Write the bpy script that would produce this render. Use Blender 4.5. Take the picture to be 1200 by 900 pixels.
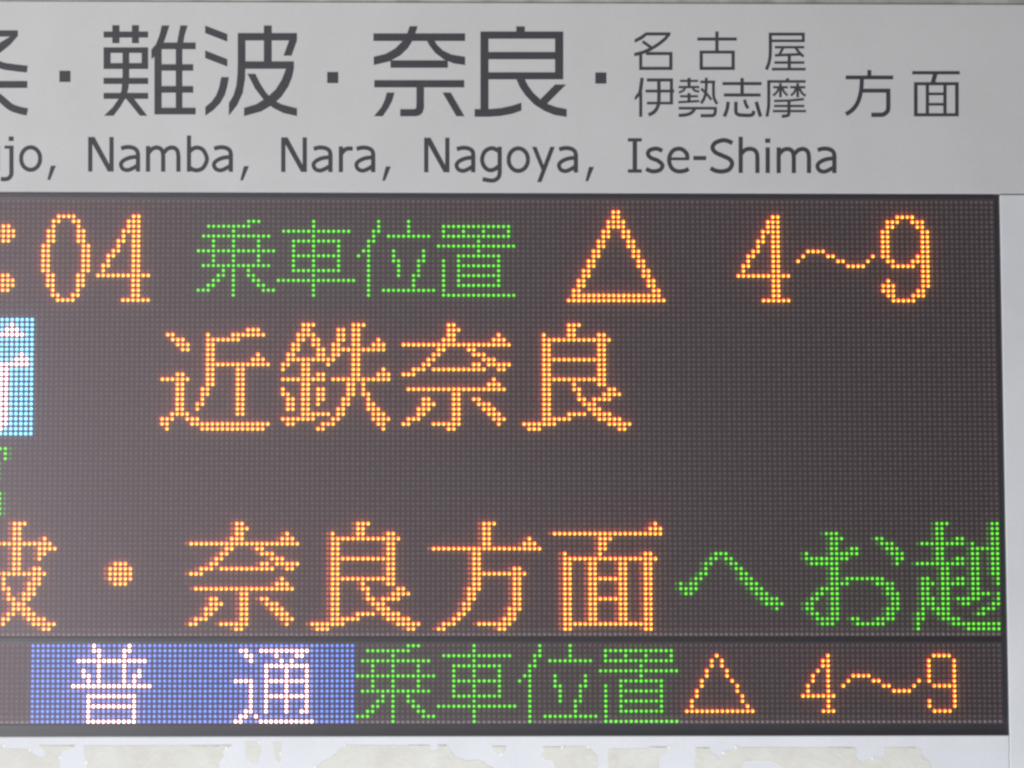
import bpy, math, random
import numpy as np
from mathutils import Matrix, Vector

# ------------------------------------------------------------------ camera, light, exposure
for o in list(bpy.data.objects):
    bpy.data.objects.remove(o)
scene = bpy.context.scene
COL = scene.collection
CAM_LOC = Vector((-0.10562, -6.04538, -0.97086))
CAM_ROT = (0.15927 + math.pi / 2, 0.00232, -0.01774)
FOCAL = 5.00069                       # focal length in picture widths (a long zoom)
cam_data = bpy.data.cameras.new('camera')
cam = bpy.data.objects.new('camera', cam_data)
COL.objects.link(cam)
cam.location = CAM_LOC
cam.rotation_euler = CAM_ROT
cam_data.sensor_width = 36.0
cam_data.lens = 36.0 * FOCAL
cam_data.clip_end = 500
scene.camera = cam
from mathutils import Euler
CAM_R = Euler(CAM_ROT, 'XYZ').to_matrix()

world = bpy.data.worlds.new('World')
scene.world = world
world.use_nodes = True
bg = world.node_tree.nodes['Background']
bg.inputs[0].default_value = (0.80, 0.83, 0.88, 1)
bg.inputs[1].default_value = 0.085


def area(name, loc, target, sx, sy, power, color):
    d = bpy.data.lights.new(name, 'AREA')
    d.shape = 'RECTANGLE'
    d.size, d.size_y, d.energy, d.color = sx, sy, power, color
    o = bpy.data.objects.new(name, d)
    COL.objects.link(o)
    o.location = loc
    o.rotation_euler = (Vector(target) - Vector(loc)).to_track_quat('-Z', 'Y').to_euler()
    return o


# light from the open side of the platform (low, to the left) and the bright platform floor
area('open_side_daylight', (-2.95, -6.9, 0.2), (-0.3, 0, -0.1), 2.7, 2.4, 290, (0.98, 0.96, 1.0))
area('platform_bounce', (-0.12, -0.55, -1.30), (-0.05, 0, -0.3), 1.8, 0.5, 18, (0.86, 0.92, 1.0))
area('canopy_lamp', (-0.75, -1.0, 1.5), (-0.5, 0, 0.2), 1.0, 0.3, 6, (1.0, 0.96, 0.90))

scene.view_settings.view_transform = 'Standard'
scene.view_settings.look = 'None'
scene.view_settings.exposure = 0.0
scene.view_settings.gamma = 1.0
scene.view_settings.use_curve_mapping = False
scene.cycles.use_denoising = True
scene.cycles.max_bounces = 6
scene.cycles.pixel_filter_type = 'BLACKMAN_HARRIS'
scene.cycles.filter_width = 2.5
random.seed(4)

# ------------------------------------------------------------------ helpers
PITCH = 0.006                         # LED spacing, metres


def at(px, py, y=0.0):
    """photo pixel -> point of the sign's plane at depth y"""
    d = CAM_R @ Vector(((px - 600) / 1200 / FOCAL, (450 - py) / 1200 / FOCAL, -1))
    t = (y - CAM_LOC.y) / d.y
    return CAM_LOC + d * t


def cell(c, r):
    return ((c - 102) * PITCH, -(r - 37) * PITCH)


def link(name, me, mat=None, parent=None, label=None):
    o = bpy.data.objects.new(name, me)
    COL.objects.link(o)
    if mat:
        me.materials.append(mat)
    if parent:
        o.parent = parent
    if label:
        o['label'] = label
    return o


def thing(name, label, cat, loc=(0, 0, 0), group=None):
    o = bpy.data.objects.new(name, None)
    COL.objects.link(o)
    o.empty_display_size = 0.05
    o.location = loc
    o['label'] = label
    o['category'] = cat
    if group:
        o['group'] = group
    return o


def prism(polys, y_front, y_back, step=0.0):
    """closed outlines [(x,z)...] extruded from y_back to y_front (front = nearer the viewer)"""
    V, F = [], []
    for k, pts in enumerate(polys):
        a = sum(pts[i][0] * pts[(i + 1) % len(pts)][1] - pts[(i + 1) % len(pts)][0] * pts[i][1] for i in range(len(pts)))
        if a < 0:
            pts = pts[::-1]
        n, b = len(pts), len(V)
        yf = y_front - k * step
        V += [(x, yf, z) for x, z in pts] + [(x, y_back, z) for x, z in pts]
        F.append(tuple(b + i for i in range(n)))
        F.append(tuple(b + n + i for i in range(n))[::-1])
        for i in range(n):
            j = (i + 1) % n
            F.append((b + j, b + i, b + n + i, b + n + j))
    me = bpy.data.meshes.new('prism')
    me.from_pydata(V, [], F)
    me.update()
    return me


def bevel(o, w, seg=2):
    m = o.modifiers.new('bevel', 'BEVEL')
    m.width, m.segments, m.limit_method = w, seg, 'ANGLE'
    m.angle_limit = math.radians(50)


# ------------------------------------------------------------------ materials
def new_mat(name):
    m = bpy.data.materials.new(name)
    m.use_nodes = True
    return m, m.node_tree.nodes, m.node_tree.links, m.node_tree.nodes['Principled BSDF']


def noise(N, L, scale, detail=3, rough=.55, dist=0.0, vec=None):
    n = N.new('ShaderNodeTexNoise')
    n.inputs['Scale'].default_value = scale
    n.inputs['Detail'].default_value = detail
    n.inputs['Roughness'].default_value = rough
    n.inputs['Distortion'].default_value = dist
    if vec is not None:
        L.new(vec, n.inputs['Vector'])
    return n


def ramp(N, L, fac, stops):
    r = N.new('ShaderNodeValToRGB')
    e = r.color_ramp.elements
    while len(e) < len(stops):
        e.new(0.5)
    for k, (p, c) in enumerate(stops):
        e[k].position, e[k].color = p, (*c, 1)
    L.new(fac, r.inputs[0])
    return r


def white_paint(name, c0, c1, rough, bump_scale, bump_amt):
    m, N, L, B = new_mat(name)
    tc = N.new('ShaderNodeTexCoord')
    n = noise(N, L, 9, 5, .6, 0.4, tc.outputs['Object'])
    r = ramp(N, L, n.outputs['Fac'], [(.35, c0), (.68, c1)])
    g = noise(N, L, 420, 2, .6, 0, tc.outputs['Object'])
    mx = N.new('ShaderNodeMixRGB')
    mx.blend_type = 'MULTIPLY'
    mx.inputs[0].default_value = 1
    L.new(r.outputs[0], mx.inputs[1])
    gr = ramp(N, L, g.outputs['Fac'], [(.3, (.955, .955, .95)), (.7, (1, 1, 1))])
    L.new(gr.outputs[0], mx.inputs[2])
    L.new(mx.outputs[0], B.inputs['Base Color'])
    B.inputs['Roughness'].default_value = rough
    bn = noise(N, L, bump_scale, 2, .5, 0.3, tc.outputs['Object'])
    b = N.new('ShaderNodeBump')
    b.inputs['Strength'].default_value = 1
    b.inputs['Distance'].default_value = bump_amt
    L.new(bn.outputs['Fac'], b.inputs['Height'])
    L.new(b.outputs[0], B.inputs['Normal'])
    return m


M_HEADER = white_paint('header_film', (.625, .622, .612), (.65, .646, .636), .38, 3.0, .006)
M_CABINET = white_paint('cabinet_paint', (.70, .705, .715), (.74, .745, .75), .42, 6.0, .003)


def plain(name, col, rough, var=.25, metallic=0.0, scale=60, spec=.5):
    m, N, L, B = new_mat(name)
    tc = N.new('ShaderNodeTexCoord')
    n = noise(N, L, scale, 4, .6, 0, tc.outputs['Object'])
    r = ramp(N, L, n.outputs['Fac'], [(.3, tuple(c * (1 - var) for c in col)), (.7, tuple(c * (1 + var) for c in col))])
    L.new(r.outputs[0], B.inputs['Base Color'])
    B.inputs['Roughness'].default_value = rough
    B.inputs['Metallic'].default_value = metallic
    B.inputs['Specular IOR Level'].default_value = spec
    return m


M_PRINT = plain('printed_lettering', (.040, .040, .050), .5, .12)
M_TRIM = plain('aluminium_trim', (.45, .47, .42), .4, .3, .3, 25)  # mottled colour stands in for small reflections, along with dark marks
M_BLACK = plain('black_bezel', (.023, .024, .031), .35, .15, spec=.85)
M_FACE = plain('matrix_face', (.055, .031, .031), .55, .18, 0, 160, .3)
M_LENS = plain('led_lens', (.20, .18, .178), .5, .2, 0, 150, .3)
M_SPECK = plain('torn_paper', (.86, .86, .84), .6, .04)
M_EDGE = plain('torn_edge', (.50, .475, .39), .6, .3, 0, 90)


def residue_mat():
    m, N, L, B = new_mat('tape_glue')
    tc = N.new('ShaderNodeTexCoord')
    n = noise(N, L, 26, 6, .65, .6, tc.outputs['Object'])
    r = ramp(N, L, n.outputs['Fac'], [(.3, (.625, .60, .52)), (.55, (.685, .665, .595)), (.75, (.72, .71, .66))])
    L.new(r.outputs[0], B.inputs['Base Color'])
    B.inputs['Roughness'].default_value = .62
    b = N.new('ShaderNodeBump')
    b.inputs['Distance'].default_value = .0006
    n2 = noise(N, L, 130, 4, .6, .2, tc.outputs['Object'])
    L.new(n2.outputs['Fac'], b.inputs['Height'])
    L.new(b.outputs[0], B.inputs['Normal'])
    return m


M_GLUE = residue_mat()


def lit_mat():
    m, N, L, B = new_mat('lit_led')
    a = N.new('ShaderNodeAttribute')
    a.attribute_name = 'glow'
    L.new(a.outputs['Color'], B.inputs['Emission Color'])
    B.inputs['Emission Strength'].default_value = 1.0
    B.inputs['Base Color'].default_value = (.10, .09, .09, 1)
    B.inputs['Roughness'].default_value = .4
    return m


M_LIT = lit_mat()



def sheet_mat():
    """clear sheet added in front of the diodes: its sheen veils the face, its scatter gives halos"""
    m, N, L, B = new_mat('added_veil_sheet')
    N.remove(B)
    out = N['Material Output']
    tr = N.new('ShaderNodeBsdfTransparent')
    tl = N.new('ShaderNodeBsdfTranslucent')
    tl.inputs['Color'].default_value = (1, .97, .97, 1)
    gl = N.new('ShaderNodeBsdfGlossy')
    gl.inputs['Roughness'].default_value = SHEEN_ROUGH
    gl.inputs['Color'].default_value = (1, .87, .93, 1)
    m1 = N.new('ShaderNodeMixShader')
    m1.inputs[0].default_value = SCATTER
    L.new(tr.outputs[0], m1.inputs[1])
    L.new(tl.outputs[0], m1.inputs[2])
    fr = N.new('ShaderNodeFresnel')
    fr.inputs['IOR'].default_value = SHEEN_IOR
    m2 = N.new('ShaderNodeMixShader')
    L.new(fr.outputs[0], m2.inputs[0])
    L.new(m1.outputs[0], m2.inputs[1])
    L.new(gl.outputs[0], m2.inputs[2])
    L.new(m2.outputs[0], out.inputs['Surface'])
    return m


SHEEN_ROUGH, SHEEN_IOR, SCATTER = .36, 1.68, .055
M_SHEET = sheet_mat()

# ------------------------------------------------------------------ the cabinet
# pixel outlines measured on the photograph, turned into points of the sign's own plane
FRONT = -0.006                        # painted face, in front of the LED face (y = 0)
BACK = 0.16
LEFT_PX, RIGHT_PX = -170, 1262


def xz(px, py, y=FRONT):
    p = at(px, py, y)
    return (p.x, p.z)


def line(x, x0, y0, x1, y1):
    return y0 + (y1 - y0) * (x - x0) / (x1 - x0)


def top_y(x): return line(x, 0, 0.6, 1200, 4.6)
def seam_y(x): return line(x, 0, 224.6, 1170, 226.9)
def foot_y(x): return line(x, 0, 863.2, 1182, 861.6)


LOW = 960
cabinet = thing('sign_cabinet', 'white painted steel cabinet framing the LED display, yellowed glue marks below it', 'cabinet',
                (0, 0.08, xz(600, LOW)[1]))


def child_of(o, root):
    o.parent = root
    o.matrix_parent_inverse = Matrix.Translation(-Vector(root.location))
    return o


right_edge = [(1171.6, 227.4), (1182.8, 861.6)]
stile = [xz(1171.6, seam_y(1171.6) + 1.1), xz(RIGHT_PX, seam_y(RIGHT_PX) + 1.1), xz(RIGHT_PX, LOW), xz(1183.1, LOW), xz(1183.1, 861.5)]
o = child_of(link('side_panel', prism([stile], FRONT, BACK), M_CABINET), cabinet)
bevel(o, .0012)
rail = [xz(LEFT_PX, foot_y(LEFT_PX)), xz(1182.9, foot_y(1182.9)), xz(1182.9, LOW), xz(LEFT_PX, LOW)]
o = child_of(link('bottom_panel', prism([rail], FRONT + .0003, BACK), M_CABINET), cabinet)
bevel(o, .0012)
trim = [xz(LEFT_PX, top_y(LEFT_PX) - 26), xz(RIGHT_PX, top_y(RIGHT_PX) - 26), xz(RIGHT_PX, top_y(RIGHT_PX) - .15), xz(LEFT_PX, top_y(LEFT_PX) - .15)]
o = child_of(link('top_trim', prism([trim], FRONT + .0015, BACK), M_TRIM), cabinet)
bevel(o, .001)
lz = [xz(LEFT_PX - 40, 0), xz(LEFT_PX - .5, 0), xz(LEFT_PX - .5, LOW), xz(LEFT_PX - 40, LOW)]
o = child_of(link('side_panel', prism([lz], FRONT + .0002, BACK), M_CABINET), cabinet)
bevel(o, .0012)

# ------------------------------------------------------------------ header plate with printed lettering
header = thing('destination_header', 'pale grey header plate printed with dark Japanese place names and their romanised names', 'sign',
               (0, 0.05, xz(600, 226)[1]))
plate = [xz(LEFT_PX, top_y(LEFT_PX) + .6), xz(RIGHT_PX, top_y(RIGHT_PX) + .6), xz(RIGHT_PX, seam_y(RIGHT_PX)), xz(LEFT_PX, seam_y(LEFT_PX))]
o = child_of(link('header_plate', prism([plate], FRONT, .05), M_HEADER), header)
bevel(o, .0010)


def smooth(pts, n=7):
    if len(pts) < 3:
        return pts
    P = [pts[0]] + list(pts) + [pts[-1]]
    out = []
    for i in range(1, len(P) - 2):
        p0, p1, p2, p3 = (np.array(P[k], float) for k in (i - 1, i, i + 1, i + 2))
        for s in range(n):
            t = s / n
            out.append(tuple(.5 * (2 * p1 + (p2 - p0) * t + (2 * p0 - 5 * p1 + 4 * p2 - p3) * t * t + (3 * p1 - p0 - 3 * p2 + p3) * t ** 3)))
    out.append(tuple(map(float, pts[-1])))
    return out


def stroke(w, pts):
    pts = smooth(pts)
    A, B = [], []
    for i, p in enumerate(pts):
        q0, q1 = pts[max(i - 1, 0)], pts[min(i + 1, len(pts) - 1)]
        dx, dy = q1[0] - q0[0], q1[1] - q0[1]
        l = math.hypot(dx, dy)
        nx, ny = -dy / l * w / 2, dx / l * w / 2
        A.append((p[0] + nx, p[1] + ny))
        B.append((p[0] - nx, p[1] - ny))
    return A + B[::-1]


def glyph(label, x0, shapes, s=5.0, name='character'):
    """shapes in photo crop units: 4 numbers = bar, ('c', w, pts) = stroke, list of points = outline"""
    polys = []
    for sh in shapes:
        if isinstance(sh, list):
            pts = sh
        elif sh[0] == 'c':
            pts = stroke(sh[1], sh[2])
        else:
            a, b, c, d = sh
            pts = [(a, b), (c, b), (c, d), (a, d)]
        polys.append([xz(x0 + x / s, y / s) for x, y in pts])
    return child_of(link(name, prism(polys, FRONT - .00025, FRONT + .001, .000012), M_PRINT, None, label), header)


def dot(x0, a, b):
    return glyph('square dot between place names', x0, [(a, b, a + 65, b + 65)], name='separator_dot')


# 条 (mostly left of the picture), 難, 波, 奈, 良
glyph('large printed character 条', 0, [
    [(-250, 178), (105, 178), (105, 210), (60, 262), (0, 310), (-90, 365), (-370, 430), (-370, 388), (-150, 340), (-60, 290), (0, 250), (60, 214), (-262, 218)],
    [(-245, 148), (-200, 148), (-250, 235), (-350, 300), (-375, 270), (-295, 215)],
    ('c', 40, [(-190, 260), (-120, 320), (0, 380), (80, 396), (160, 405)]),
    (-375, 475, 160, 515), (-132, 440, -90, 685),
    ('c', 42, [(-75, 515), (-40, 550), (0, 575), (60, 625), (110, 645), (160, 656)]),
    ('c', 42, [(-150, 515), (-210, 590), (-290, 640), (-375, 660)])])
dot(0, 348, 415)
glyph('large printed character 難', 0, [
    (607, 185, 868, 220), (658, 148, 700, 253), (773, 148, 814, 253),
    (607, 278, 868, 310), (607, 370, 868, 404), (607, 278, 648, 404), (830, 278, 868, 404), (718, 300, 757, 480),
    [(716, 470), (757, 470), (752, 520), (735, 575), (705, 625), (665, 678), (610, 678), (660, 630), (695, 580), (712, 530)],
    (607, 457, 868, 492), (607, 545, 868, 579),
    [(738, 578), (772, 562), (862, 678), (820, 678)],
    [(948, 150), (992, 150), (970, 220), (947, 280), (947, 330), (905, 330), (887, 348), (887, 292), (915, 258), (935, 205)],
    (905, 300, 947, 670),
    [(1057, 150), (1099, 150), (1080, 212), (1074, 255), (1037, 255), (1046, 205)],
    (940, 250, 1146, 288), (940, 377, 1132, 414), (940, 505, 1132, 543), (905, 632, 1146, 670), (1030, 250, 1068, 640)])
glyph('large printed character 波', 200, [
    [(202, 150), (332, 200), (332, 244), (202, 194)], [(202, 296), (332, 347), (332, 390), (202, 340)],
    [(296, 452), (341, 452), (332, 505), (318, 555), (290, 604), (250, 645), (203, 678), (203, 628), (240, 596), (266, 560), (284, 512)],
    (393, 194, 740, 237), (393, 194, 438, 380),
    [(393, 370), (438, 370), (436, 460), (422, 545), (390, 615), (341, 678), (341, 605), (368, 560), (385, 500), (391, 440)],
    (546, 150, 592, 370), [(694, 237), (694, 220), (740, 194), (740, 237), (708, 326), (662, 326)], (393, 360, 722, 403),
    [(676, 403), (676, 380), (722, 362), (722, 400), (712, 450), (690, 505), (650, 565), (600, 612), (530, 653), (430, 680), (430, 633), (500, 612), (565, 572), (615, 525), (650, 470)],
    [(450, 433), (496, 433), (525, 492), (560, 545), (600, 585), (650, 612), (740, 636), (740, 680), (660, 662), (600, 632), (545, 585), (495, 520)]])
dot(200, 917, 422)
glyph('large printed character 奈', 420, [
    (88, 196, 625, 240),
    [(300, 154), (347, 154), (322, 230), (290, 282), (245, 325), (180, 360), (90, 381), (90, 333), (160, 316), (215, 285), (255, 245), (285, 200)],
    [(397, 230), (440, 230), (462, 265), (495, 296), (545, 320), (625, 333), (625, 381), (560, 372), (500, 348), (450, 310), (415, 265)],
    (188, 354, 524, 397), (93, 470, 620, 512), (340, 505, 384, 630),
    [(340, 610), (384, 610), (384, 632), (376, 660), (358, 676), (335, 681), (245, 681), (245, 640), (328, 640), (338, 634)],
    [(166, 543), (211, 543), (198, 590), (176, 632), (142, 681), (92, 681), (135, 628), (155, 585)],
    [(493, 543), (541, 543), (621, 681), (574, 681)]])
glyph('large printed character 良', 540, [
    (325, 155, 375, 195), (115, 185, 600, 227), (115, 185, 162, 650), (552, 185, 600, 465), (155, 305, 560, 347), (155, 424, 600, 465),
    [(81, 640), (165, 640), (235, 634), (300, 620), (355, 602), (355, 648), (300, 667), (235, 679), (165, 684), (81, 684)],
    [(322, 455), (370, 455), (392, 500), (425, 545), (465, 582), (515, 612), (560, 628), (620, 640), (620, 685), (550, 674), (490, 650), (430, 612), (380, 560), (345, 510)],
    [(460, 589), (552, 496), (616, 496), (500, 612), (480, 610)]])
dot(540, 788, 425)
# 名古屋 / 伊勢志摩
glyph('small printed character 名', 720, [
    [(118, 231), (150, 214), (185, 190), (328, 190), (328, 205), (300, 238), (262, 268), (210, 300), (160, 320), (116, 330), (116, 311), (165, 298), (215, 276), (258, 248), (290, 222), (303, 208), (190, 208), (160, 232), (118, 250)],
    ('c', 17, [(165, 243), (222, 284)]), (145, 315, 163, 410), (185, 305, 340, 323), (321, 305, 340, 410), (145, 392, 340, 410)])
glyph('small printed character 古', 720, [(486, 220, 717, 238), (591, 185, 610, 305), (499, 297, 705, 314), (499, 297, 518, 410), (686, 297, 705, 410), (499, 392, 705, 410)])
glyph('small printed character 屋', 720, [
    (905, 192, 1115, 209), (905, 232, 1115, 247), (1098, 192, 1115, 247), ('c', 18, [(913, 194), (913, 310), (906, 365), (890, 408)]),
    (940, 270, 1112, 284), ('c', 15, [(988, 280), (966, 322)]), [(940, 317), (1092, 311), (1092, 326), (940, 332)], ('c', 15, [(1062, 280), (1080, 305), (1108, 332)]),
    (1015, 320, 1033, 405), (937, 360, 1112, 374), (923, 398, 1120, 413)])
glyph('small printed character 伊', 720, [
    [(153, 455), (172, 457), (163, 530), (150, 560), (120, 588), (118, 570), (140, 540)], (145, 540, 163, 685), (190, 460, 343, 478), (325, 460, 343, 612), (182, 526, 350, 542), (190, 597, 343, 612),
    ('c', 20, [(260, 470), (260, 590), (250, 632), (230, 658), (200, 674)])])
glyph('small printed character 勢', 720, [
    (384, 468, 490, 481), (428, 457, 446, 512), (376, 504, 497, 517), ('c', 13, [(414, 515), (404, 530), (378, 543)]), ('c', 13, [(458, 515), (472, 532), (497, 536)]),
    (384, 558, 490, 571), (428, 546, 446, 600), [(375, 593), (497, 586), (497, 599), (375, 606)],
    (503, 473, 590, 488), ('c', 16, [(538, 457), (537, 520), (528, 570), (508, 606)]), ('c', 16, [(580, 477), (581, 560), (590, 590), (602, 609)]), ('c', 14, [(508, 520), (540, 550), (568, 585)]),
    (376, 627, 600, 642), ('c', 18, [(591, 632), (589, 662), (575, 677), (505, 678)]), ('c', 18, [(474, 632), (455, 658), (425, 672), (376, 677)])])
glyph('small printed character 志', 720, [
    (633, 481, 862, 499), (738, 458, 758, 556), (641, 548, 856, 566), ('c', 20, [(666, 597), (660, 640), (644, 683)]),
    ('c', 20, [(712, 597), (712, 655), (722, 670), (745, 675), (805, 674), (816, 650)]), ('c', 18, [(762, 585), (770, 612), (783, 635)]), ('c', 20, [(831, 597), (843, 640), (856, 683)])])
glyph('small printed character 摩', 720, [
    (895, 470, 1120, 485), (1005, 459, 1023, 475), ('c', 18, [(904, 472), (904, 600), (901, 640), (893, 683)]),
    (930, 505, 1016, 518), (965, 488, 980, 570), ('c', 13, [(964, 515), (950, 542), (930, 560)]), ('c', 13, [(981, 515), (995, 540), (1014, 560)]),
    (1030, 505, 1118, 518), (1066, 488, 1081, 570), ('c', 13, [(1065, 515), (1053, 542), (1034, 560)]), ('c', 13, [(1083, 515), (1098, 545), (1120, 562)]),
    [(935, 586), (1030, 583), (1110, 574), (1110, 588), (1030, 596), (935, 599)], (935, 615, 1112, 628), (928, 645, 1122, 658),
    ('c', 18, [(1022, 590), (1022, 660), (1014, 677), (980, 682)])])
# 方面
glyph('medium printed character 方', 960, [
    (155, 443, 433, 465), (282, 411, 305, 450), ('c', 24, [(250, 460), (245, 530), (228, 595), (198, 640), (157, 670)]), (252, 520, 416, 543),
    ('c', 25, [(404, 525), (404, 630), (396, 656), (375, 671), (345, 673), (305, 673)])])
glyph('medium printed character 面', 960, [
    (545, 417, 823, 436), [(667, 430), (694, 430), (678, 490), (652, 490)], (555, 482, 817, 500), (555, 482, 576, 682), (796, 482, 817, 682), (555, 664, 817, 682),
    (624, 482, 643, 682), (727, 482, 746, 682), (640, 543, 730, 558), (640, 604, 730, 619)])

# roman letters, drawn stroke by stroke (x right from the glyph's left edge, y up from the baseline, photo pixels)
LETTERS = [('u', -24.0, -.4), ('j', 1.0, 16.0), ('o', 22.2, 49.6), (',', 55.5, 65.5), ('N', 103.3, 133.2), ('a', 139.3, 164.2), ('m', 171.0, 211.5), ('b', 219, 244.6), ('a', 248.3, 273.0),
           (',', 281.5, 291.7), ('N', 329.5, 359.6), ('a', 365, 389.7), ('r', 397, 413.3), ('a', 415.2, 439.8), (',', 448, 458), ('N', 497, 526.7), ('a', 532.6, 557),
           ('g', 562.5, 588), ('o', 593.5, 621.2), ('y', 623.5, 650.1), ('a', 652.6, 677.3), (',', 686, 696), ('I', 735.8, 752), ('s', 756.5, 778.8), ('e', 781.7, 808),
           ('-', 812.5, 827.5), ('S', 832, 860.5), ('h', 865.5, 890), ('i', 896.5, 902.7), ('m', 910, 950.4), ('a', 955.5, 980.2)]
CAP, XH, ST = 40.4, 30.0, 4.9


def letter_shapes(ch, W):
    c = lambda pts, w=4.8: ('c', w, pts)
    if ch == 'N':
        return [(0, 0, 5, CAP), (W - 5, 0, W, CAP), [(.5, CAP), (7.5, CAP), (W - .5, 0), (W - 6.8, 0)]]
    if ch == 'a':
        return [(W - 5, 0, W, 21.5), c([(2.7, 27.0), (7, 28.3), (12, 28.7), (17.5, 27.5), (21.2, 24.5), (W - 2.5, 20)]),
                c([(W - 3, 17.3), (14, 16.5), (7.5, 14.2), (3.4, 11), (2.4, 7.6), (4.6, 3.4), (9.5, 1.7), (14.5, 3.0), (W - 3, 7.0)], 4.6)]
    if ch == 'm':
        h = W / 2 - ST / 2
        A = [(3, 22.0), (7, 26.4), (12.2, 28.2), (16.8, 27.0), (19.4, 23.4), (W / 2, 17.5)]
        return [(0, 0, ST, XH), (h, 0, h + ST, 19), (W - ST, 0, W, 19), c(A), c([(x + h, y) for x, y in A])]
    if ch == 'b':
        return [(0, 0, ST, 42.4), c([(3, 23.5), (7.5, 27.2), (13, 28.2), (19, 25.4), (W - 2.5, 17.5), (W - 2.6, 12), (19, 4.6), (12.5, 1.7), (7, 2.6), (3, 5.0)])]
    if ch == 'h':
        return [(0, 0, ST, 42.4), (W - ST, 0, W, 18.5), c([(3, 22.5), (7.5, 26.8), (13, 28.3), (18.5, 26.9), (21.3, 23.0), (W - ST / 2, 17)])]
    if ch == 'o':
        e = lambda a: (W / 2 + (W / 2 - 2.45) * math.cos(a), 15 + 13.2 * math.sin(a))
        return [c([e(k * math.pi / 8) for k in range(9)]), c([e(math.pi + k * math.pi / 8) for k in range(9)])]
    if ch == 'g':
        return [(W - ST, -2, W, XH), c([(W - 3, 24.6), (16, 28.0), (10.5, 27.6), (5, 23.5), (2.45, 15.5), (4.6, 7.4), (10, 2.9), (16, 3.2), (W - 3, 7.4)]),
                c([(W - ST / 2, 1), (W - 3.4, -5), (W - 7.5, -8.7), (13, -9.6), (3.0, -8.0)])]
    if ch == 'y':
        return [[(0, XH), (5.2, XH), (14.3, 6.5), (11.6, 1.5)], [(21.4, XH), (26.6, XH), (11, -11.2), (5.9, -11.2)]]
    if ch == 's':
        return [c([(19.6, 25.6), (15.5, 27.6), (11.0, 28.2), (5.0, 26.4), (2.7, 22.2), (6, 17.6), (14.6, 14.0), (W - 2.6, 8.8), (17.2, 3.6), (10.5, 1.6), (4.5, 2.6), (.7, 4.7)])]
    if ch == 'e':
        return [(3, 14.7, W - 1, 18.0), c([(W - 2.4, 15.4), (W - 3.2, 22), (W - 8, 27.0), (13.2, 28.2), (7.3, 26.2), (3.3, 20.5), (2.45, 14), (4.8, 6.5), (9.5, 2.6), (15, 1.6), (21, 2.5), (25.3, 4.6)])]
    if ch == 'S':
        return [c([(26.2, 34.8), (21, 37.4), (14.6, 38.2), (6.2, 35.2), (3.0, 29.8), (6.2, 24.2), (15.0, 20.0), (22.8, 16.2), (W - 2.6, 10.8), (22.4, 4.2), (14.6, 1.7), (6.4, 2.6), (.7, 5.6)], 5.0)]
    if ch == 'i':
        return [(.6, 0, 5.6, XH), (.1, 35.4, 6.1, 40.4)]
    if ch == 'j':
        return [(4.3, 26.6, 14.9, 30), (9.9, -3, 14.9, XH), c([(12.4, 0), (12.0, -4.6), (8.8, -8.3), (4, -9.3), (0, -8.8)]), (9.2, 35.6, 15, 40.7)]
    if ch == 'r':
        return [(0, 0, ST, XH), c([(3, 21.5), (7, 26.0), (11, 27.5), (W, 27.3)])]
    if ch == 'u':
        return [(W - ST, 0, W, XH), (0, 10, ST, XH), c([(ST / 2, 13), (3.4, 6), (8, 2), (14, 2.6), (W - 3, 7)])]
    if ch == 'I':
        return [(0, CAP - 3.9, W, CAP), (0, 0, W, 3.9), (W / 2 - 2.6, 1, W / 2 + 2.6, CAP - 1)]
    if ch == '-':
        return [(0, 14.9, W, 19.7)]
    if ch == ',':
        return [[(W - 5.9, 6.6), (W, 6.6), (3.2, -10), (0, -10)]]


for ch, xa, xb in LETTERS:
    base = line((xa + xb) / 2, 105, 201.0, 860, 202.7)
    shp = []
    for sh in letter_shapes(ch, xb - xa):
        if isinstance(sh, list):
            shp.append([(xa + x, base - y) for x, y in sh])
        elif sh[0] == 'c':
            shp.append(('c', sh[1], [(xa + x, base - y) for x, y in sh[2]]))
        else:
            shp.append((xa + sh[0], base - sh[1], xa + sh[2], base - sh[3]))
    word = {',': 'comma', '-': 'hyphen'}.get(ch, 'letter')
    glyph('printed ' + (word if word != 'letter' else 'letter ' + ch), 0, shp, 1.0, word)
# small yellow stain on the plate right of the last character
pts = [(1155 + 6 * math.cos(a) * (1 + .3 * math.sin(3 * a)), 117 + 9 * math.sin(a) * (1 + .25 * math.cos(2 * a + 1))) for a in [k * math.pi / 9 for k in range(18)]]
M_STAIN = plain('stain', (.62, .605, .56), .5, .05, 0, 300)
child_of(link('stain', prism([[xz(*p) for p in pts]], FRONT - .00004, FRONT + .0005), M_STAIN, None, 'faint yellowish smudge'), header)

# ------------------------------------------------------------------ the LED display
GAP = 2.328
COLS0, COLS1 = -24, 199


def rows(txt):
    """'r:c,c-c' lines -> set of (row, col)"""
    S = set()
    for part in txt.split(';'):
        part = part.strip()
        if not part:
            continue
        rr, cc = part.split(':')
        rr = rr.strip()
        ra, rb = (map(int, rr.split('-')) if '-' in rr else (int(rr), int(rr)))
        for c in cc.split(','):
            c = c.strip()
            ca, cb = (map(int, c.split('-')) if '-' in c else (int(c), int(c)))
            for r in range(ra, rb + 1):
                for k in range(ca, cb + 1):
                    S.add((r, k))
    return S


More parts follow.
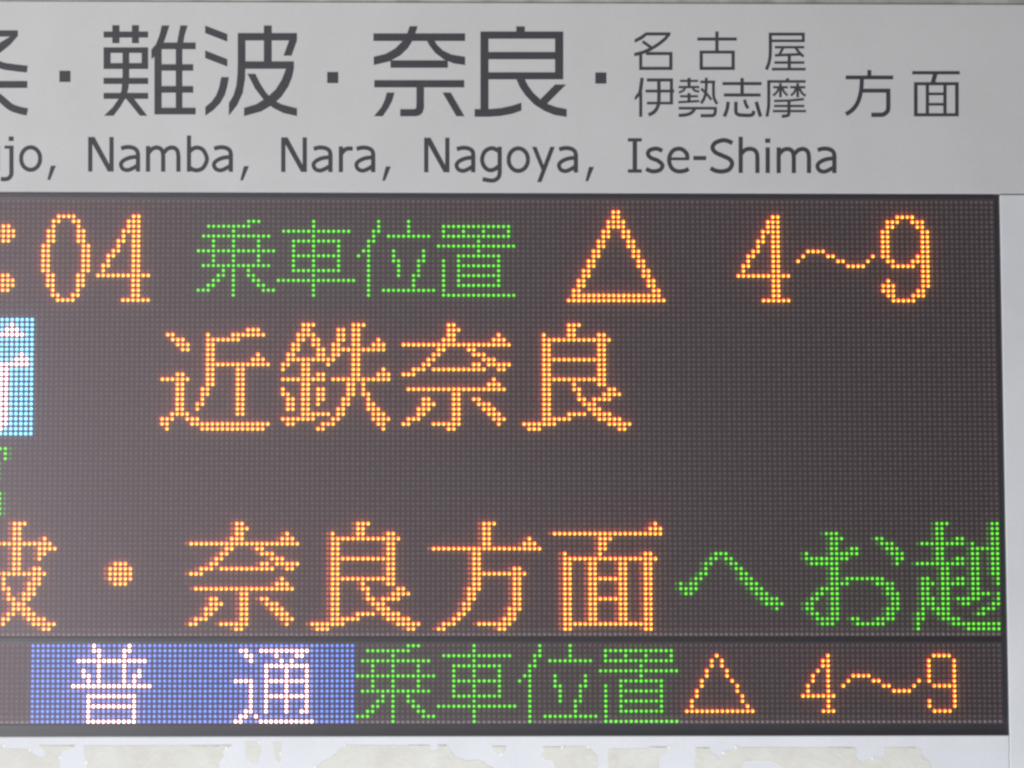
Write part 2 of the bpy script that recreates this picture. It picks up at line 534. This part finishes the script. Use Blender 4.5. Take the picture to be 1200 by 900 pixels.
G = {}
G['0'] = rows('0:3-6;1:2,3,6,7;2:2,7;3-5:1,2,7,8;6-11:0,1,8,9;12-14:1,2,7,8;15:2,7;16:2,3,6,7;17:3-6')
G['4'] = rows('0:7,8;1-2:6-8;3:5-8;4:5,7,8;5:4,5,7,8;6:4,7,8;7:3,4,7,8;8:2,3,7,8;9:2,7,8;10:1,2,7,8;11:1,7,8;12:0-10;13-16:7,8;17:5-10')
G['9'] = rows('0:3-6;1:1-3,6-8;2:1,2,7,8;3-7:0,1,8,9;8:0,1,7-9;9:1,2,6-9;10:2-6,8,9;11-12:8,9;13:1,8,9;14:0-2,8,9;15:0-2,7,8;16:1,2,6-8;17:2-6')
G[':'] = rows('0:1,2;1-2:0-3;3:1,2')
G['△'] = rows('0-1:9,10;2-3:8-11;4-5:7,8,11,12;6-7:6,7,12,13;8-9:5,6,13,14;10-11:4,5,14,15;12-13:3,4,15,16;14-15:2,3,16,17;16:1,2,17,18;17:1-18;18:0-19')
G['〜'] = rows('0:2-5;1:1,6,7,15;2:0,8,9,14;3:10-13')
G['乗'] = rows('0:10-12;1:2-10;2:7;3:1-14;4-5:3,7,12;6:0-15;7-8:3,7,12;9:1-14;10:5,7,10;11:4,5,7,10,11;12:3,4,7,11,12;13:2,3,7,12,13;14:0-2,7,13-15;15:7')
G['車'] = rows('0-1:7;2:1-14;3:7;4:3-12;5-6:3,7,12;7:3-12;8-9:3,7,12;10:3-12;11:7;12:0-15;13-15:7')
G['位'] = rows('0-1:4,10;2:3,4,10;3:3,6-14;4:2,3;5:2;6:1,2,7,13;7:0,2,7,13;8:2,7,8,12,13;9-10:2,8,12;11:2,8,11,12;12-13:2,11;14:2,5-15;15:2')
G['置'] = rows('1:1-14;2:1,5,9,14;3:1-14;4:8;5:0-15;6:8;7:4-12;8:1,4,12;9:1,4-12;10:1,4,12;11:1,4-12;12:1,4,12;13:1,4-12;14:1;15:1-15')
G['近'] = rows('2:17-19;3:1,2,9,14-20;4:2-4,9-15;5:3-5,9,10;6:4,5,9,10;7:9,10,19;8:9,10,18-20;9:9-21;10:9,10,15,16;11:3,4,9,10,15,16;12:0-5,9,10,15,16;13:3,4,9,10,15,16;14-15:3,4,8,9,15,16;16:3,4,8,15,16;17:3,4,7,8,15,16;18:3,4,7,15,16;19:2-5,15,16;20:0-2,5-7;21:0,1,6-21;22:1,8-20')
G['鉄'] = rows('1:4-6,14-16;2:4,5,11,12,14,15;3:3-6,11,12,14,15;4:3,4,6,7,11,12,14,15,19;5:2,3,6,7,10,11,14,15,18-20;6:2,3,7,8,10-20;7:1,2,7,8,10,11,14,15;8:1-10,14,15;9:0,1,4,5,9,14,15;10:0,4,5,14,15,20;11:4,5,7,8,14,15,19-21;12:0-8,10-21;13:4,5,13,14,16;14:0,4,5,7,8,13,14,16;15:0,1,4,5,7,8,13,14,16,17;16:1,2,4,5,7,8,12,13,17;17:1,2,4,5,7,12,13,17,18;18:1,2,4,5,11,12,17-19;19:4-9,11,12,18-20;20:0-6,10,11,18-21;21:1,2,8-10,19,20;22:7,8,20')
G['奈'] = rows('1:9,10;2:9-11;3:9,10,19;4:8-10,18-20;5:0-21;6:7,8,13,14;7:6,7,14-16;8:5,6,16-18;9:4,5,14,15,17-21;10:2-4,6-16,19,20;11:0-2;12:18;13:17-19;14:1-20;15:10,11;16:4,5,10,11,14,15;17:4-6,10,11,15-17;18:3-5,10,11,16-18;19:3,4,10,11,17-19;20:1-3,10,11,18-20;21:0,1,6-11,19;22:9,10')
G['良'] = rows('1:9-11;2:9,10;3:4,9,10,15,16;4:4-17;5-7:4,5,15,16;8:4-16;9-11:4,5,15,16;12:4-16;13:4,5,10,15,16;14:4,5,10,11,17,18;15:4,5,11,16-19;16:4,5,11,12,14-17;17:4,5,12-14;18:4,5,13-15;19:4,5,9-12,14-17;20:4-9,15-19;21:0-6,17-21;22:1-3,19,20')
G['方'] = rows('1:10-12;2-3:10,11;4:10,11,19;5:10,11,18-20;6:0-21;7-9:8,9;10:8,9,16,17;11:8-18;12-13:8,9,16,17;14:7-9,16,17;15-16:7,8,16,17;17:6,7,16,17;18:6,7,15-17;19:5,6,15,16;20:4,5,14-16;21:2-4,9-15;22:1,2,13,14')
G['面'] = rows('1:20;2:19-21;3:0-21;4:9-11;5-6:9,10;7:2,9,18,19;8:2-20;9-11:2,3,7,8,13,14,18,19;12:2,3,7-14,18,19;13-15:2,3,7,8,13,14,18,19;16:2,3,7-14,18,19;17-20:2,3,7,8,13,14,18,19;21:2-19;22:2,3,18,19')
G['へ'] = rows('7:7-9;8:6,7,9,10;9:5,6,10,11;10:5,11,12;11:4,5,12,13;12:3,4,12-14;13:0,2,3,13-15;14:0-3,14-16;15:1,2,15-17;16:16-19;17:17-20;18:19')
G['お'] = rows('3:4-6;4:5-7,14,15;5:5,6,15-17;6:5,6,9,10,16-18;7:0,5-10,17-19;8:0-8,18,19;9:1-6,18;10-11:5,6;12:5,6,8-15;13:5-8,14-17;14:3-6,16,17;15:2,3,5,6,16-18;16:1,2,5,6,17,18;17:0,1,5,6,17,18;18:0,1,5,6,16-18;19:1,2,5,6,16,17;20:2-6,9,10,14-17;21:3-5,10-15')
G['越'] = rows('1:4-6,15,16;2-3:4,5,15,16;4:4,5,8,9,15,16;5:1-9,11,15,16;6:4,5,11-16;7:4,5,11,12,15,16;8:4,5,8,9,11,12,15,16;9:0-9,11,12,15,16;10-11:5,6,11,12,15,16;12:1,2,5,6,8,9,11,12,16;13:1-3,5-9,11,12,16;14:1,2,5,6,11,12;15:1,2,5,6,11-14,16;16:1-3,5,6,8-12,16;17:1-3,5,6,9,10,15,16;18:1,3-6,13-15;19:0,1,4-6,12,13;20:0,1,5-8;21:0,7-16;22:0,10-16')
G['波'] = rows('1:4-6;2-3:4,5;4:4,5,10;5:0-11;6:4,5,9-12;7:4,5,9,10;8:4,5,9;9:4,5;10:4,5,8,9;11:0-10;12:2,8,9;13:2,7-9;14:2,3,7,8;15:3,6-8;16:3,4,6,7;17:4-6;18:4-7;19:3,4,6-8;20:2,3,7-10;21:2,8-12;22:10,11')
G['・'] = rows('9:24-26;10-12:23-27;13:24-26')
G['行'] = rows('1:3;2:2-4;3:0-5;7:5;8:4-6;9:0-6;10-21:1,2;22:0,1')
G['frag'] = rows('50:0-2;51-52:2;59-63:0,1')
G['fragdim'] = rows('50-52:3;53-56:0,1;59-63:2')
G['△s'] = rows('2:6;3-4:5,7;5-6:4,8;7:3,9;8:3,10;9:2,10;10:2,11;11:1,11;12:1,12;13:0-13')
G['4s'] = rows('2:5;3-4:4,5;5:3,5;6-7:2,5;8-9:1,5;10:0-6;11-12:5;13:4-6')
G['〜s'] = rows('6:2-5;7:1,6,7,15;8:0,8,9,14;9:10-13')
G['9s'] = rows('2:1-4;3-7:0,5;8:1-5;9-10:5;11-12:0,5;13:1-4')
G['普'] = rows('0:4,11;1:4,5,10,11;2:5,10;3:1-14;4:5,10;5:2,5,10,13;6:2,3,5,10,12,13;7:3,5,10,12;8:0-15;10:3-12;11:3,12;12:3-12;13-14:3,12;15:3-12')
G['通'] = rows('1:1,2,5-14;2:2,3,8,12,13;3:3,9,11;4:6-14;5-6:6,10,14;7:0-3,6-14;8-9:3,6,10,14;10:3,6-14;11-12:3,6,10,14;13:2,3,6,10,13,14;14:1,2,4;15:0,1,5-15')

# LED lens: a low dome of two rings and a cap, RAD in cells
RAD, SEG = 0.365, 8
RINGS = [(1.0, 0.0), (.82, .42), (.45, .70)]
dome = np.array([(RAD * f * math.cos(2 * math.pi * (k + .5) / SEG), -RAD * h, RAD * f * math.sin(2 * math.pi * (k + .5) / SEG)) for f, h in RINGS for k in range(SEG)]
                + [(0, -RAD * .78, 0)]) * PITCH
NV = len(dome)
dface = []
for r in range(2):
    for k in range(SEG):
        j = (k + 1) % SEG
        dface.append((r * SEG + k, r * SEG + j, (r + 1) * SEG + j))
        dface.append((r * SEG + k, (r + 1) * SEG + j, (r + 1) * SEG + k))
for k in range(SEG):
    dface.append((2 * SEG + k, 2 * SEG + (k + 1) % SEG, NV - 1))
dface = np.array(dface)
U = dome[:, 0] / (RAD * PITCH)
W = dome[:, 2] / (RAD * PITCH)


def spot(cx, cz, s):
    return np.exp(-((U - cx) ** 2 + (W - cz) ** 2) / (2 * s * s))


# what each lit diode sends out: red die up-left, green die down-right, blue die in the middle
def glow(red, green, blue, s=.52, off=.34):
    a = np.zeros((NV, 4), np.float32)
    a[:, 3] = 1
    a[:, 0] = red[0] * spot(-off, off, s) + red[1]
    a[:, 1] = green[0] * spot(off, -off, s) + green[1]
    a[:, 2] = blue[0] * spot(0, 0, s) + blue[1]
    return a


GLOW = {
    'orange': glow((6.6, 1.9), (2.2, .24), (.26, 0.0), .42, .29),
    'green': glow((.28, .0), (1.9, .24), (.0, 0.0), .45, .10),
    'cyan': glow((.75, .0), (1.9, .50), (2.4, 1.15), .56, .05),
    'blue': glow((.26, .02), (.52, .085), (1.35, .58), .48, .0),
    'white': glow((5.0, 1.7), (4.0, .45), (4.0, .7), .62, .08),
    'afterglow_red': glow((.62, .03), (.16, .0), (.05, 0.0), .6, .2),
    'afterglow_green': glow((.08, .0), (.26, .02), (.05, 0.0), .55, .12),
}


def led_mesh(cells, row_off, kind=None):
    n = len(cells)
    cs = np.array(cells, float)
    px = (cs[:, 1] - 102) * PITCH
    pz = -(cs[:, 0] + row_off - 37) * PITCH
    V = np.tile(dome, (n, 1, 1))
    rng = np.random.default_rng(n)
    V[:, :, 0] += px[:, None] + rng.normal(0, .00004, (n, 1))
    V[:, :, 2] += pz[:, None] + rng.normal(0, .00004, (n, 1))
    F = (dface[None] + (np.arange(n) * NV)[:, None, None]).reshape(-1, 3)
    me = bpy.data.meshes.new('leds')
    me.vertices.add(n * NV)
    me.vertices.foreach_set('co', V.reshape(-1))
    me.loops.add(F.size)
    me.loops.foreach_set('vertex_index', F.reshape(-1).astype(np.int32))
    me.polygons.add(len(F))
    me.polygons.foreach_set('loop_start', np.arange(0, F.size, 3, dtype=np.int32))
    me.polygons.foreach_set('use_smooth', np.ones(len(F), dtype=bool))
    me.update()
    if kind:
        at_ = me.attributes.new('glow', 'FLOAT_COLOR', 'POINT')
        g = np.tile(GLOW[kind], (n, 1, 1))
        g[:, :, :3] *= rng.normal(1, .07, (n, 1, 1)).clip(.8, 1.2)
        at_.data.foreach_set('color', g.reshape(-1))
    me.validate()
    return me


display = thing('led_display', 'dark LED matrix display lit with orange, green and blue train information', 'display',
                (0, 0.02, cell(0, 87 + GAP + 16)[1] - .01))
bez = [xz(LEFT_PX + 1, seam_y(LEFT_PX) + .2, .0012), xz(1171.9, seam_y(1171.9) + .2, .0012), xz(1183.4, 863.5, .0012), xz(LEFT_PX + 1, 865, .0012)]
o = child_of(link('bezel', prism([bez], .0012, .05), M_BLACK), display)


def matrix(r0, r1):
    xa, xb = cell(COLS0 - .62, 0)[0], cell(COLS1 + .62, 0)[0]
    za, zb = cell(0, r0 - .62)[1], cell(0, r1 + .62)[1]
    o = child_of(link('matrix_face', prism([[(xa, za), (xb, za), (xb, zb), (xa, zb)]], 0.0, .02), M_FACE), display)
    me = bpy.data.meshes.new('film')  # sheet added for the glare veil and halos over the diodes
    me.from_pydata([(xa, -.0045, zb), (xb, -.0045, zb), (xb, -.0045, za), (xa, -.0045, za)], [], [(0, 1, 2, 3)])
    link('added_veil_sheet', me, M_SHEET, o)
    return o


def put(parent, name, label, cells, row_off, kind):
    o = link(name, led_mesh(sorted(cells), row_off, kind), M_LIT, None, label)
    o.parent = parent
    o.matrix_parent_inverse = parent.matrix_world.inverted()
    o.matrix_parent_inverse = Matrix.Translation(-Vector(display.location)) @ Matrix.Identity(4)
    return o


upper = matrix(0, 87)
lower = matrix(87 + GAP, 87 + GAP + 15)
for m in (upper, lower):
    m.matrix_parent_inverse = Matrix.Translation(-Vector(display.location))
bpy.context.view_layer.update()


def sub(parent, name, label, cells, row_off, kind):
    me = led_mesh(sorted(cells), row_off, kind)
    o = link(name, me, M_LIT if kind else M_LENS, None, label)
    o.parent = parent                 # the face's own frame is the world frame
    return o


def place(cells, r, c):
    return {(a + r, b + c) for a, b in cells}


used = set()
dim = {'afterglow_red': set(), 'afterglow_green': set()}


def show(parent, name, g, r, c, kind, row_off=0, store=used, trail=None, text=None):
    s = {q for q in place(G[g], r, c) if COLS0 <= q[1] <= COLS1}
    store |= s
    if trail:
        dim[trail] |= {(a, b - 1) for a, b in s}
    word = {'△': 'triangle', '〜': 'wave dash', '・': 'round dot'}.get(text or g, (text or g))
    sub(parent, name, f'{kind} dot-matrix {word}', s, row_off, kind)


# first line
show(upper, 'lit_dot', ':', 5, 0, 'orange', text='upper dot of a colon')
show(upper, 'lit_dot', ':', 15, 0, 'orange', text='lower dot of a colon')
show(upper, 'lit_digit', '0', 3, 9, 'orange')
show(upper, 'lit_digit', '4', 3, 20, 'orange')
for k, ch in enumerate('乗車位置'):
    show(upper, 'lit_character', ch, 4, 40 + 16 * k, 'green')
show(upper, 'lit_symbol', '△', 2, 114, 'orange')
show(upper, 'lit_digit', '4', 3, 148, 'orange')
show(upper, 'lit_symbol', '〜', 10, 160, 'orange')
show(upper, 'lit_digit', '9', 3, 177, 'orange')
# second line
show(upper, 'lit_character', '行', 24, 0, 'white')
cy = {(r, c) for r in range(24, 48) for c in range(-16, 8)} - used
used |= cy
sub(upper, 'lit_block', 'cyan lit block behind a white character', cy, 0, 'cyan')
for k, ch in enumerate('近鉄奈良'):
    show(upper, 'lit_character', ch, 24, 33 + 24 * k, 'orange')
# third line: only the end of a green character
show(upper, 'lit_character', 'frag', 0, 0, 'green', text='character end')
# fourth line, scrolling (each dot drags a faint afterglow)
show(upper, 'lit_character', '波', 64, 0, 'orange', trail='afterglow_red')
show(upper, 'lit_symbol', '・', 64, 0, 'orange', trail='afterglow_red')
for k, ch in enumerate('奈良方面'):
    show(upper, 'lit_character', ch, 64, 39 + 24 * k, 'orange', trail='afterglow_red')
show(upper, 'lit_character', 'へ', 64, 136, 'green', trail='afterglow_green')
show(upper, 'lit_character', 'お', 64, 161, 'green', trail='afterglow_green')
show(upper, 'lit_character', '越', 64, 183, 'green', trail='afterglow_green')
dim['afterglow_green'] |= G['fragdim']
for k in dim:
    s = dim[k] - used
    used |= s
    sub(upper, 'fading_leds', 'faint ' + k.split('_')[1] + ' LEDs trailing the scrolling line', s, 0, k)['kind'] = 'stuff'
rest = [(r, c) for r in range(88) for c in range(COLS0, COLS1 + 1) if (r, c) not in used]
sub(upper, 'unlit_leds', None, rest, 0, None)['kind'] = 'stuff'

# bottom strip
low = set()
LO = 87 + GAP
for k, ch in enumerate('乗車位置'):
    show(lower, 'lit_character', ch, 0, 72 + 16 * k, 'green', LO, low)
show(lower, 'lit_symbol', '△s', 0, 137, 'orange', LO, low, text='△')
show(lower, 'lit_digit', '4s', 0, 160, 'orange', LO, low, text='4')
show(lower, 'lit_symbol', '〜s', 0, 168, 'orange', LO, low, text='〜')
show(lower, 'lit_digit', '9s', 0, 185, 'orange', LO, low, text='9')
show(lower, 'lit_character', '普', 0, 16, 'white', LO, low)
show(lower, 'lit_character', '通', 0, 48, 'white', LO, low)
bl = {(r, c) for r in range(16) for c in range(8, 72)} - low
low |= bl
sub(lower, 'lit_block', 'blue lit block behind two white characters', bl, LO, 'blue')
rest = [(r, c) for r in range(16) for c in range(COLS0, COLS1 + 1) if (r, c) not in low]
sub(lower, 'unlit_leds', None, rest, LO, None)['kind'] = 'stuff'

# ------------------------------------------------------------------ torn tape and glue left under the display
RES = [
    ('two-step patch of yellowed tape glue below the unlit corner beside the blue block', -45,
     [(-40, 135), (20, 137), (30, 152), (95, 150), (140, 155), (165, 185), (200, 195), (215, 175), (195, 150), (185, 135), (355, 133), (340, 150), (300, 160), (280, 190), (272, 330), (-40, 330)], [(185, 136, 350)]),
    ('long straight-topped patch of cream tape glue under the white character 普', 0,
     [(392, 136), (1085, 133), (1060, 150), (1040, 165), (1050, 185), (1025, 215), (1035, 330), (410, 330), (405, 215), (395, 180)], [(395, 136, 1030), (1035, 134, 1085)]),
    ('narrow scrap of cream glue below the white character 通, wider of two', 0,
     [(1148, 118), (1215, 120), (1222, 160), (1208, 215), (1180, 228), (1152, 205)], []),
    ('narrow scrap of cream glue below the white character 通, slimmer of two', 0,
     [(1278, 122), (1320, 120), (1315, 170), (1310, 215), (1292, 205), (1283, 160)], []),
    ('slope-shouldered patch of cream tape glue under the green characters 乗車', 1200,
     [(200, 300), (275, 235), (350, 190), (415, 133), (818, 135), (812, 158), (830, 162), (850, 150), (848, 133), (893, 133), (910, 160), (935, 190), (985, 207), (1040, 200), (1110, 240), (1180, 300)], [(415, 134, 815), (850, 134, 890)]),
    ('tiny round scrap of cream glue below the green character 車', 1200,
     [(1105, 138), (1170, 139), (1168, 158), (1150, 176), (1130, 180), (1115, 165)], [(1105, 139, 1170)]),
    ('small block of cream tape glue under the green character 位', 2400,
     [(145, 140), (235, 142), (250, 138), (360, 138), (370, 155), (400, 185), (408, 320), (225, 320), (190, 210), (130, 190), (145, 165)], [(145, 141, 250)]),
    ('pale faint patch of tape glue under the green character 置', 2400,
     [(450, 151), (638, 149), (642, 140), (735, 142), (725, 165), (690, 190), (685, 320), (455, 320), (448, 180)], [(640, 142, 730)]),
    ('long notched patch of cream tape glue reaching to the corner under the digit 9', 2400,
     [(860, 145), (925, 143), (932, 168), (970, 195), (990, 170), (1050, 143), (1612, 145), (1612, 185), (1640, 215), (1690, 195), (1745, 180), (1742, 145), (1885, 143), (1915, 155), (1935, 200), (1960, 215), (1975, 320),
      (1300, 320), (1270, 240), (1200, 207), (1090, 210), (1075, 240), (1070, 320), (850, 320)], [(860, 146, 925), (1050, 145, 1600), (1850, 145, 1890)]),
]


def ragged(pts, amp=2.6, every=14):
    out = []
    for i, p in enumerate(pts):
        q = pts[(i + 1) % len(pts)]
        l = math.hypot(q[0] - p[0], q[1] - p[1])
        n = max(1, min(14, int(l / every)))
        flat = abs(q[1] - p[1]) < 6
        for k in range(n):
            t = k / n
            a = amp * (.25 if flat else 1)
            out.append((p[0] + (q[0] - p[0]) * t + random.uniform(-a, a), p[1] + (q[1] - p[1]) * t + random.uniform(-a, a)))
    return out


FB = FRONT + .0003
for label, off, pts, edges in RES:
    off = max(off, 0)
    poly = [xz(( x + off) / 4, 840 + y / 4, FB) for x, y in ragged(pts)]
    cx = sum(p[0] for p in poly) / len(poly)
    cz = min(p[1] for p in poly)
    r = thing('tape_residue', label, 'residue', (cx, FB, cz), 'torn tape residue below the display')
    child_of(link('glue_film', prism([poly], FB - .0003, FB + .0006), M_GLUE), r)
    for a, y, b in edges:
        if b - a > 200:               # only the last stretch of a long edge has curled up
            a = b - random.uniform(90, 150)
        n = max(4, int((b - a) / 12))
        up = [((a + (b - a) * k / n), y - random.uniform(.0, 1.6)) for k in range(n + 1)]
        dn = [((a + (b - a) * k / n), y + (.4 + 4.5 * (k / n) * random.uniform(.4, 1))) for k in range(n + 1)]
        e = [xz((x + off) / 4, 840 + yy / 4, FB) for x, yy in up + dn[::-1]]
        child_of(link('torn_edge', prism([e], FB - .00045, FB + .0004), M_EDGE), r)
    for k in random.sample(range(1, len(pts) - 1), 3 if len(pts) > 8 else 1):
        x, y = pts[k]
        if y > 235:
            continue
        q = [(x + random.uniform(3, 7) * math.cos(t) * 1.2, y + random.uniform(4, 11) * math.sin(t)) for t in [j * math.pi / 4 for j in range(8)]]
        child_of(link('torn_flake', prism([[xz((u + off) / 4, 840 + v / 4, FB) for u, v in q]], FB - .0006, FB + .0004), M_SPECK), r)
